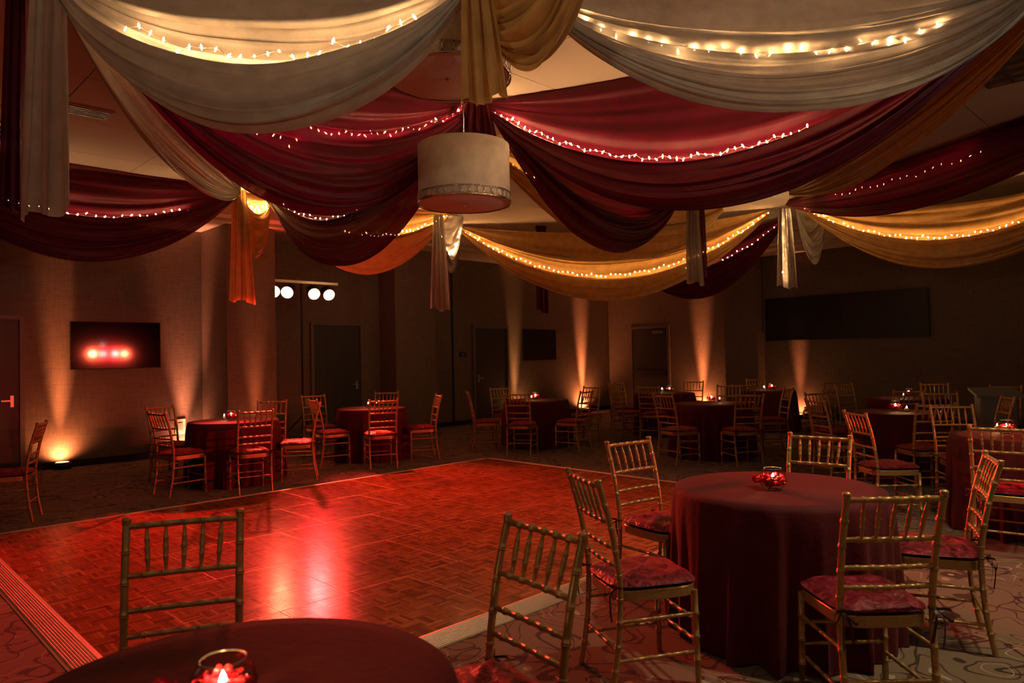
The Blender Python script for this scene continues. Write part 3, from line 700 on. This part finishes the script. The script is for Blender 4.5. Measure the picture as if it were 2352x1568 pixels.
# ---------------------------------------------------------------- stage light bars
def light_bar(pos, along, zbar, offs, aims, cols, power, lens, lb, spread=46, spill=.04, gain=(1, 1, 1, 1), spreads=None):
    ang = math.atan2(along.y, along.x); t = thing('stage_light_bar', lb, 'stage lights', (pos.x, pos.y, 0), ang)
    inv = (Matrix.Translation(t.location) @ Matrix.Rotation(ang, 4, 'Z')).inverted()
    MB().tube([(0, 0, 0.3), (0, 0, zbar)], .019, 10).build('pole', M['blackmat'], t)
    for k in range(3):
        a = 2.1 * k + .5; MB().tube([(0, 0, .55), (.5 * math.cos(a), .5 * math.sin(a), .015)], .013, 8).build('leg', M['blackmat'], t)
    MB().box(-.70, .70, -.025, .025, zbar, zbar + .045).build('crossbar', M['steel'], t)
    for i, (o, aim, col, ln) in enumerate(zip(offs, aims, cols, lens)):
        base = Vector((o, 0, zbar - .14)); wb = Matrix.Translation(t.location) @ Matrix.Rotation(ang, 4, 'Z') @ base
        d = (Vector(aim) - wb).normalized(); dl = (Matrix.Rotation(-ang, 3, 'Z') @ d)
        s = MB(); s.tube([base - dl * .13, base - dl * .11, base + dl * .09, base + dl * .10], [.07, .095, .102, .106], 18); c = s.build('lamp_can', M['black'], t)
        s = MB(); s.tube([base + Vector((0, 0, .14)), base + Vector((.12, 0, .08)), base + Vector((.115, 0, 0))], .007, 6); s.tube([base + Vector((0, 0, .14)), base + Vector((-.12, 0, .08)), base + Vector((-.115, 0, 0))], .007, 6); s.build('yoke', M['blackmat'], t)
        s = MB(); lens_disc(s, base + dl * .104, dl, .098, 24); s.build('lens', ln, c)
        P = wb + d * .12; spot('beam', P, P + d, power * gain[i], col, spreads[i] if spreads else spread, .7, .09, t); spot('spill', P, P + Vector((d.x, d.y, .15)), power * spill, col, 165, 1., .09, t)
RED = (1., .030, .028); ORG = (1., .085, .035)
pb = aty(692, 650, 12.3)
light_bar(pb, EA, zrow(pb.x, pb.y, 651), (-.52, -.24, .22, .50), [ab(3.2, 4.4), ab(.9, 5.5), ab(4.4, 5.0), ab(5.4, 5.4)], (ORG, RED, RED, ORG), K_PAR_BACK, (M['lensw'], M['lensw'], M['lensr'], M['lensr']), 'bar of four bright stage lamps on a stand before the back wall', gain=(.9, 2.8, .9, .8), spreads=(44, 25, 42, 38))
pc = ab(7.75, -4.6)
light_bar(pc, EA, 2.02, (-.52, -.20, .20, .50), [ab(3.0, 8.0, .3), ab(4.0, 7.4, .2), ab(4.8, 8.0, .3), ab(5.6, 6.6)], (ORG, RED, RED, ORG), K_PAR_SIDE, (M['lensw'], M['lensr'], M['lensr'], M['lensr']), 'second bar of stage lamps on a stand outside the right edge', spread=23, spill=.01)

# ================================================================ DRUM LAMPS
def drum(x, y, zb, D, H, lb):
    t = thing('drum_pendant', lb, 'pendant lamp', (x, y, CEIL), 0, 'drum pendant lamps'); r = D / 2; z0 = zb - CEIL; z1 = z0 + H; S = 56
    MB().lathe([(r, z0 + .02), (r, z1), (r - .004, z1), (r - .004, z0 + .02)], S).build('shade', M['shade'], t)
    MB().lathe([(.001, z0 + .006), (r - .012, z0 + .006), (r - .004, z0 + .012), (r - .004, z0 + .02), (.001, z0 + .02)], S).build('diffuser', M['diff'], t)
    MB().lathe([(.001, z0 - .016), (.006, z0 - .015), (.010, z0 - .008), (.008, z0 - .002), (.018, z0 + .002), (.018, z0 + .007), (.001, z0 + .007)], 14).build('finial', M['chrome'], t)
    bn = link('metal_band', None, t)
    bn = MB().lathe([(r + .002, z0), (r + .010, z0), (r + .010, z0 + .016), (r + .002, z0 + .016), (r + .002, z0)], S).build('metal_band', M['chrome'], t) if bpy.data.objects.remove(bn) is None else None
    hb = .062; MB().lathe([(r + .003, z0 + .016 + hb), (r + .008, z0 + .016 + hb), (r + .008, z0 + .021 + hb), (r + .003, z0 + .021 + hb), (r + .003, z0 + .016 + hb)], S).build('rim', M['chrome'], bn)
    n = int(2 * PI * r / (hb * 1.0)); rg = MB(); R = hb / 2
    rg.tube([(0, R * math.cos(2 * PI * k / 20), R * math.sin(2 * PI * k / 20)) for k in range(21)], .0028, 5, False); me = rg.mesh('ring', M['chrome'])
    for k in range(n):
        a = 2 * PI * k / n; link('ring', me, bn, ((r + .006) * math.cos(a), (r + .006) * math.sin(a), z0 + .016 + R), a)
    MB().lathe([(.008, z1 - .12), (.008, -.02), (.065, -.02), (.065, 0), (.001, 0)], 16).build('stem', M['chrome'], t)
    s = MB()
    for k in range(3):
        a = k * 2 * PI / 3 + .4; s.tube([(0, 0, z1 - .1), ((r - .003) * math.cos(a), (r - .003) * math.sin(a), z1 - .1)], .004, 6)
    s.build('spider', M['chrome'], t)
LD = .76
d2 = LD * FPX / 211; p2 = aty(1067, 470, d2); drum(p2.x, p2.y, p2.z, LD, .485, 'cream drum lamp with a ring-pattern metal band at centre')
d1 = LD * FPX / 284; p1 = aty(1030, 183, d1); drum(p1.x, p1.y, p1.z, LD, .485, 'cream drum lamp half hidden behind the ivory and gold drapes at top')

# ================================================================ CEILING FIXTURES
def troffer(c, lb):
    t = thing('ceiling_troffer', lb, 'ceiling light', c, ROOM_RZ, 'unlit ceiling light fixtures')
    fr = MB()
    for x0, x1, y0, y1 in ((-.61, .61, -.30, -.28), (-.61, .61, .28, .30), (-.61, -.59, -.28, .28), (.59, .61, -.28, .28)): fr.box(x0, x1, y0, y1, -.02, 0)
    fr.build('frame', M['troffer'], t)
    MB().box(-.59, .59, -.28, .28, -.004, 0).build('reflector', M['troffer'], t)
    for k in range(1, 3): MB().box(-.59, .59, -.28 + .187 * k - .012, -.28 + .187 * k + .012, -.022, -.004).build('louver', M['troffer'], t)
    for k in range(1, 6): MB().box(-.59 + .197 * k - .012, -.59 + .197 * k + .012, -.28, .28, -.021, -.004).build('louver', M['troffer'], t)
q = atz(2325, 135, CEIL); troffer((q.x, q.y, CEIL), 'unlit louvered ceiling light at the upper right')
q = atz(-40, 290, CEIL); troffer((q.x, q.y, CEIL), 'unlit louvered ceiling light at the left edge')
q = atz(175, 250, CEIL); t = thing('air_vent', 'dark slotted air vent in the ceiling behind the ivory drape', 'air vent', (q.x, q.y, CEIL), ROOM_RZ)
MB().box(-.3, .3, -.15, .15, -.012, 0).build('frame', M['soffit'], t)
for k in range(5): MB().box(-.27, .27, -.12 + k * .052, -.12 + k * .052 + .028, -.018, -.012).build('slot', M['black'], t)
# recessed downlights behind the camera, over the tables there
for i, (x, y, lb) in enumerate([(2.7, 3.1, 'recessed downlight above the right foreground table, out of view'), (.2, 1.9, 'recessed downlight above the camera, out of view'), (3.9, 2.6, 'recessed downlight beyond the right edge, out of view')]):
    t = thing('recessed_downlight', lb, 'ceiling light', (x, y, CEIL), 0, 'recessed downlights')
    MB().lathe([(.085, 0), (.105, 0), (.105, -.008), (.08, -.006), (.08, 0)], 24).build('trim_ring', M['white'], t)
    s = MB(); lens_disc(s, (0, 0, -.003), (0, .001, -1), .08, 20); s.build('lens', emis('downlight_lens', (1., .78, .45), 3.), t)
    spot('beam', (x, y, CEIL - .03), (x, y + .5, 0), K_DOWN * (1.0, .06, .7)[i], (1., .78, .45), 110, .8, .08, t)

# invented sconces behind the camera, added as soft fill for drapes and ceiling
for i, (c, nrm, lb) in enumerate([(ab(A0, 1.0, 2.2), EA, 'added half-round fill sconce left of the camera, out of view'), (ab(0., B0, 2.2), EB, 'added half-round fill sconce behind the camera, out of view'), (ab(5., B0, 2.2), EB, 'added half-round fill sconce right of the camera, out of view')]):
    t = thing('fill_sconce', lb, 'fill lamp', c, math.atan2(nrm.y, nrm.x) - PI / 2, 'added fill sconces')
    MB().box(-.10, .10, 0, .015, -.16, .16).build('back_plate', M['chrome'], t)
    s = MB(); s.grid(lambda u, v: (.13 * math.cos(PI * u) * (.8 + .2 * v), .13 * math.sin(PI * u) * (.8 + .2 * v), -.14 + .28 * v), 16, 3); s.build('shade', emis('fill_sconce_glass', (1., .80, .55), 4.), t)
    P = Vector(c) + nrm * .26 + Vector((0, 0, .1)); spot('fill_wash', P, P + nrm + Vector((0, 0, .9)), K_FILL, (1., .82, .60), 106, .6, .12, t)
# cool white spot on a stand beyond the right edge, shining up into the drapes
t = thing('spot_stand', 'cool white spotlight on a stand beyond the right edge, out of view', 'spotlight', (6.3, 3.4, 0))
MB().tube([(0, 0, .3), (0, 0, 2.0)], .016, 10).build('pole', M['blackmat'], t)
for k in range(3): MB().tube([(0, 0, .5), (.42 * math.cos(2.1 * k), .42 * math.sin(2.1 * k), .014)], .012, 8).build('leg', M['blackmat'], t)
dv = (Vector((2.6, 4.6, 3.25)) - Vector((6.3, 3.4, 2.1))).normalized(); bs = Vector((0, 0, 2.1))
s = MB(); s.tube([bs - dv * .14, bs - dv * .12, bs + dv * .08], [.04, .065, .07], 16); c = s.build('lamp_can', M['black'], t)
s = MB(); lens_disc(s, bs + dv * .082, dv, .064); s.build('lens', emis('white_lens', (.85, 1., .92), 8.), c)
spot('beam', Vector((6.3, 3.4, 0)) + bs + dv * .1, Vector((2.6, 4.6, 3.25)), K_WHITE, (.85, 1., .92), 40, .6, .04, t)

# ================================================================ DRAPES
def spl(vals, t):
    n = len(vals) - 1; x = min(max(t, 0), 1) * n; i = min(int(x), n - 1); f = x - i
    p0, p1, p2_, p3 = vals[max(i - 1, 0)], vals[i], vals[i + 1], vals[min(i + 2, n)]
    return .5 * (2 * p1 + (p2_ - p0) * f + (2 * p0 - 5 * p1 + 4 * p2_ - p3) * f * f + (3 * p1 - p0 - 3 * p2_ + p3) * f ** 3)
class Swag:
    def __init__(s, A, B, prof, seed=0, away=1, ripple=.022, power=1.0, um=.5, skew=0):
        s.A, s.B = Vector(A), Vector(B); d = s.B - s.A; d.z = 0; s.n = Vector((-d.y, d.x, 0)).normalized()
        if s.n.y < 0: s.n = -s.n
        s.n *= away; s.r = random.Random(seed); s.ph = [s.r.uniform(0, 6.28) for _ in range(12)]; s.rip = ripple; s.pw = power; s.um = um
        m = s.A.lerp(s.B, um); s.off = [p[0] for p in prof]; s.zz = [zrow(m.x + s.n.x * p[0], m.y + s.n.y * p[0], p[1]) for p in prof]; s.m = m
        s.sag = [m.z - z for z in s.zz]
    def shape(s, u): return (4 * u * (1 - u)) ** s.pw
    def pt(s, u, off, sag, end=0.):
        sh = s.shape(u); w = .10 + .90 * min(1, sh * 1.15)
        p = s.A.lerp(s.B, u) + s.n * (off * w); p.z -= sag * sh / s.shape(s.um); p.z -= end * (1 - sh); return p
    def fn(s, u, v):
        off, sag = spl(s.off, v), spl(s.sag, v); sh = s.shape(u); rp = s.rip
        f = 1.5 * (1 - 2 * abs(math.sin(PI * 6.5 * v + s.ph[0] + .9 * math.sin(3.1 * u + s.ph[1]))) ** .8) + .8 * math.sin(2 * PI * 13 * v + s.ph[2] - 2.2 * u) + .4 * math.sin(2 * PI * 24 * v + s.ph[3] + 3 * u)
        g = math.sin(2 * PI * 13 * v + s.ph[4] + 2 * u); e = 1 - min(1, sh * 1.1)
        p = s.pt(u, off + rp * f * (1. - .3 * e), sag, (v - .35) * .07); p.z += .5 * rp * g
        p.z += .006 * math.sin(14 * u + s.ph[5] + 5 * v) * sh
        return p
    def build(s, name, m, parent=None, nu=72, nv=84):
        mb = MB(); mb.grid(s.fn, nu, nv); return mb.build(name, m, parent)
    def line(s, off, py, u0, u1, n, wob=.01, seed=1, zoff=0.):
        z = zrow(s.m.x + s.n.x * off, s.m.y + s.n.y * off, py); sag = s.m.z - z; r = random.Random(seed); out = []; h = [r.uniform(0, 6) for _ in range(3)]
        for i in range(n + 1):
            u = u0 + (u1 - u0) * i / n; p = s.pt(u, off, sag)
            p.z += zoff + wob * (math.sin(i * 1.3 + h[0]) + .6 * math.sin(i * 2.9 + h[1])); p += s.n * (wob * .5 * math.sin(i * 1.9 + h[2])); out.append(p)
        return out
def tail_fn(top, x0, x1, x0b, x1b, z1, npl, amp, seed, slant=.0):
    r = random.Random(seed); ph = r.uniform(0, 6); X = Vector((CX.x, CX.y, 0)).normalized(); Yv = Vector((-X.y, X.x, 0))
    def fn(u, v):
        w0 = x0 + (x0b - x0) * v ** .8; w1 = x1 + (x1b - x1) * v ** .8; x = w0 + (w1 - w0) * u
        z = top.z + (z1 - top.z) * v - slant * v * v * (u - .5) - .025 * v * math.sin(2 * PI * npl * u * .5 + ph + 1)
        d = amp * (.35 + .65 * v) * (math.sin(2 * PI * npl * u + ph + .5 * math.sin(3 * v)) + .4 * math.sin(2 * PI * npl * 2.3 * u + 1.1)); xx = .012 * math.sin(2 * PI * npl * u * 2 + ph + v)
        return Vector((0, 0, z)) + Vector((top.x, top.y, 0)) + X * (x + xx) + Yv * d
    return fn
def tail(m, parent, pxs, y0, y1, Y, npl=3, amp=.035, seed=0, slant=.05, lab=None):
    """hanging end of a drape: pxs = (left top, right top, left bottom, right bottom) columns in the photo"""
    c = aty((pxs[0] + pxs[1]) / 2, y0, Y); k = Y / FPX; mid = (pxs[0] + pxs[1]) / 2
    mb = MB(); mb.grid(tail_fn(c, *[(q - mid) * k for q in pxs], zrow(c.x, c.y, y1), npl, amp, seed, slant), 72, 26)
    o = mb.build('tail', m, parent)
    if parent is not None: pass
    return o
bm_ = MB().lathe([(.0035, -.014), (.0045, -.004), (.0048, 0.)], 8).lathe([(.0048, 0.), (.0085, .006), (.0090, .012), (.0066, .022), (.003, .029), (.0006, .033)], 8)
BULB = bm_.mesh('bulb', M['bulb']); BULBG = bm_.mesh('bulb', M['bulbg'])
def string(pts, lb, data=BULB, every=1, seed=0, drop=.012, r=.0020, sc=.66):
    """fairy-light cord with bulbs standing off it"""
    rs = random.Random(seed); mb = MB(); path = smooth_path(pts, len(pts) * 3); mb.tube(path, r, 5)
    o = mb.build('string_lights', M['cord']); tag(o, lb, 'string lights', 'fairy light strings in the drapes')
    for i in range(0, len(pts), every):
        p = Vector(pts[i]); b = link('bulb', data, o, p)
        up = rs.choice((-1, 1)); tl = rs.uniform(-.9, .9); b.rotation_euler = ((0 if up > 0 else PI) + tl, rs.uniform(-.6, .6), rs.uniform(0, 6)); k = sc * rs.uniform(.85, 1.1); b.scale = (k, k, k)
    return o
ZA = CEIL - .06
def anc(x, y, z=ZA): return atz(x, y, z)
Q1, P1a, P1b, P2a, Q2 = anc(120, -70), anc(1092, -80, 3.6), anc(1236, -25, 3.6), anc(1085, 240), anc(2410, -70)
Q5, Q6, Q7, Q8 = anc(552, 437), anc(1030, 492), anc(1590, 470), anc(1838, 468)
SW = {}
def swag(key, A, B, prof, m, label, tails=(), **kw):
    s = Swag(A, B, prof, seed=len(SW) + 3, **kw); SW[key] = s
    if tails:
        root = thing('drape_swag', label, 'drape'); s.build('swag', m, root)
        for tt in tails: tail(tt.pop('mat', m), root, **tt)
    else:
        root = tag(s.build('drape_swag', m), label, 'drape')
    root['group'] = 'fabric swags under the ceiling'; return s
iv, go, bu = M['ivory'], M['gold'], M['burg']
swag('D1', Q1, P1a, [(.27, -130), (.24, 20), (.12, 62), (.24, 66), (.23, 120), (.15, 176), (-.05, 158), (-.12, 210), (-.12, 265), (.02, 304)], iv, 'broad ivory swag at upper left holding bright fairy lights', power=.78,
     tails=[dict(pxs=(70, 150, 38, 162), y0=-70, y1=492, Y=4.15, npl=2.5, amp=.03, seed=4, slant=-.05)])
swag('D2', P1b, Q2, [(.30, -120), (.26, 55), (.15, 78), (.17, 120), (.15, 165), (.05, 185), (-.03, 215), (-.04, 240), (.02, 257)], iv, 'broad ivory swag at upper right glowing from lights behind it', power=.78)
swag('D4', anc(1066, -45, 3.8), anc(1425, -380, 3.8), [(.13, -300), (.12, -60), (.04, 30), (.10, 40), (.04, 95), (-.06, 120), (.0, 146)], go, 'gold swag and tail hanging at top centre before the lamps', away=-1,
     tails=[dict(pxs=(1062, 1120, 1056, 1162), y0=-45, y1=232, Y=3.75, npl=3, amp=.028, seed=9, slant=-.05)])
swag('D5', anc(170, -20), P2a, [(.30, 120), (.24, 250), (.14, 306), (-.02, 290), (-.08, 350), (-.12, 420), (-.08, 465), (0, 492)], bu, 'large burgundy swag left of the centre lamp, nearest one',
     tails=[dict(pxs=(20, 55, 2, 55), y0=-60, y1=482, Y=4.5, npl=2, amp=.03, seed=5)])
swag('D8', P2a + Vector((.1, 0, 0)), Q2, [(.30, 100), (.28, 200), (.24, 330), (.14, 382), (-.03, 366), (-.09, 415), (-.12, 450), (0, 479)], bu, 'large burgundy swag right of the centre lamp with a bright light string')
swag('D3', Q1, Q5, [(.14, 200), (.06, 290), (-.05, 310), (-.07, 370), (0, 406)], iv, 'narrow ivory swag running away behind the hanging ivory tail at left', power=.8)
swag('D6', anc(612, 440), P2a, [(.25, 420), (.17, 480), (.08, 512), (-.04, 498), (-.09, 560), (0, 612)], bu, 'burgundy swag behind the nearest one, left of the centre lamp')
swag('D7', anc(606, 446), Q6, [(.2, 460), (.13, 535), (.06, 556), (-.05, 546), (-.08, 600), (0, 629)], go, 'orange-lit gold swag below the burgundy swags left of the lamp')
swag('D9', anc(2475, -60), anc(1812, 440), [(.10, 190), (.05, 300), (-.03, 340), (0, 392)], go, 'orange-gold swag running away behind the large right burgundy swag')
swag('D10', anc(1806, 466), anc(2760, 140), [(.3, 120), (.25, 250), (.12, 362), (-.02, 352), (-.09, 430), (0, 474)], bu, 'burgundy swag at the right edge with a dim red light string')
swag('D11', anc(1842, 476), anc(2640, 360), [(.2, 470), (.14, 535), (.06, 560), (-.05, 548), (-.08, 590), (0, 617)], go, 'gold swag with a light string at the right edge')
swag('D12', anc(1960, 560), anc(2720, 470), [(.1, 520), (.03, 580), (0, 628)], bu, 'dark burgundy swag behind the gold one at the right edge')
swag('D13', anc(1120, 335), anc(1660, 478), [(.2, 430), (.13, 500), (.06, 522), (-.04, 510), (-.07, 560), (0, 594)], go, 'gold swag just right of the centre lamp behind burgundy cloth')
swag('D14', P2a + Vector((.15, .1, 0)), anc(1562, 452), [(.2, 420), (.13, 480), (.06, 507), (-.04, 494), (-.09, 540), (0, 575)], bu, 'small burgundy swag right of the centre lamp below the large one')
swag('D15', anc(1052, 520), anc(1768, 485), [(.25, 530), (.22, 585), (.12, 602), (.2, 606), (.16, 640), (.06, 654), (-.06, 640), (-.09, 668), (0, 690)], go, 'large gold swag in the centre distance full of fairy lights')
swag('D16', anc(1440, 580), anc(1805, 500), [(.15, 550), (.07, 625), (-.04, 620), (-.05, 660), (0, 686)], bu, 'dark burgundy swag in the distance right of the gold one')
swag('D17', anc(-330, 300), Q5, [(.25, 370), (.2, 450), (.13, 508), (-.02, 498), (-.09, 550), (0, 599)], bu, 'burgundy swag at the left edge with a light string')
swag('E5', anc(540, 437), anc(622, 462), [(.10, 430), (.08, 500), (-.05, 494), (-.06, 550), (0, 593)], go, 'gold swag end with a long tail by the left column',
     tails=[dict(pxs=(536, 566, 522, 583), y0=437, y1=692, Y=9.75, npl=2.5, amp=.05, seed=2)])
swag('E6', anc(1000, 492), anc(1064, 497), [(.10, 490), (.08, 560), (-.05, 590), (-.06, 605), (0, 628)], iv, 'ivory swag end with a long tail below the centre lamp',
     tails=[dict(pxs=(996, 1016, 984, 1028), y0=492, y1=711, Y=11.2, npl=3, amp=.05, seed=3)])
swag('E7', anc(1540, 468), anc(1604, 475), [(.10, 450), (.06, 500), (-.04, 505), (0, 545)], iv, 'ivory swag end with a tail right of the small burgundy swag',
     tails=[dict(pxs=(1578, 1602, 1572, 1613), y0=472, y1=650, Y=10.6, npl=3, amp=.05, seed=6)])
swag('E8', anc(1828, 476), anc(1898, 480), [(.10, 480), (.06, 550), (-.05, 560), (0, 607)], iv, 'ivory swag end with a glowing tail at the gold swag on the right',
     tails=[dict(pxs=(1788, 1815, 1782, 1828), y0=478, y1=660, Y=10.8, npl=3, amp=.05, seed=7)])
o = tail(bu, None, (1050, 1118, 1000, 1142), 236, 345, 6.5, 5, .05, 21); o.name = 'drape_tail'; tag(o, 'gathered burgundy cloth above and behind the centre drum lamp', 'drape')
o = tail(bu, None, (1604, 1616, 1606, 1622), 470, 640, 10.9, 1, .04, 8); o.name = 'drape_tail'; tag(o, 'thin burgundy drape end beside the ivory tail right of centre', 'drape')
o = tail(bu, None, (1230, 1252, 1228, 1256), 480, 716, 13.2, 2, .05, 12); o.name = 'drape_tail'; tag(o, 'burgundy drape end hanging behind the large gold swag', 'drape')

S = SW
string(S['D1'].line(.07, 128, .17, .86, 22, .022, 2), 'bright fairy lights lying in the upper left ivory swag', seed=1, sc=.75)
string(S['D2'].line(.195, 118, .06, .80, 24, .022, 3), 'fairy lights glowing through the upper right ivory swag', seed=2, sc=.75)
string(S['D5'].line(.03, 296, .50, .95, 24, .012, 4), 'fairy lights along the burgundy swag left of the centre lamp', seed=3)
string(S['D5'].line(.02, 335, .20, .46, 14, .03, 14), 'fairy lights glimmering through the left burgundy swag', seed=13, sc=.6)
string(S['D8'].line(.06, 352, .03, .66, 46, .013, 5), 'long bright fairy lights in the large right burgundy swag', seed=4)
string(S['D17'].line(.03, 492, .22, .82, 24, .016, 6), 'fairy lights in the burgundy swag at the left edge', seed=5, sc=.58)
string(S['D6'].line(.0, 492, .12, .60, 15, .016, 7), 'fairy lights between the two burgundy swags left of the lamp', seed=6, sc=.5)
string(S['D7'].line(-.01, 540, .40, .99, 26, .02, 8), 'fairy lights in the orange-lit gold swag', BULBG, seed=7)
string(S['D15'].line(.0, 632, .01, .995, 64, .016, 9), 'long row of fairy lights in the large gold swag', BULBG, seed=8, sc=.52)
string(S['D15'].line(.05, 646, .03, .95, 26, .016, 19), 'second row of fairy lights deep in the large gold swag', BULBG, seed=18, sc=.5)
string(S['D13'].line(.0, 505, .05, .55, 22, .014, 10), 'fairy lights in the gold swag right of the centre lamp', BULBG, seed=9)
string(S['D11'].line(.0, 542, .01, .80, 46, .018, 11), 'fairy lights in the gold swag at the right edge', BULBG, seed=10, sc=.55)
string(S['D10'].line(.03, 388, .2, .62, 18, .02, 12), 'dim red-looking lights in the right edge burgundy swag', seed=11, sc=.5)
string(S['D16'].line(.0, 612, .35, .97, 22, .014, 13), 'fairy lights in the distant burgundy swag', seed=12, sc=.42)
string(S['E5'].line(.0, 480, .08, .92, 26, .03, 15), 'bunched fairy lights in the gold swag end at left', BULBG, seed=14)
string(S['E6'].line(.0, 580, .08, .92, 26, .03, 16), 'bunched fairy lights in the ivory swag end below the lamp', seed=15)
kk = 10.75 / FPX
string([aty(1803 + 4 * math.sin(i * 1.7), 484 + 10 * i, 10.86) for i in range(17)], 'fairy lights hanging inside the ivory tail at right', seed=16)
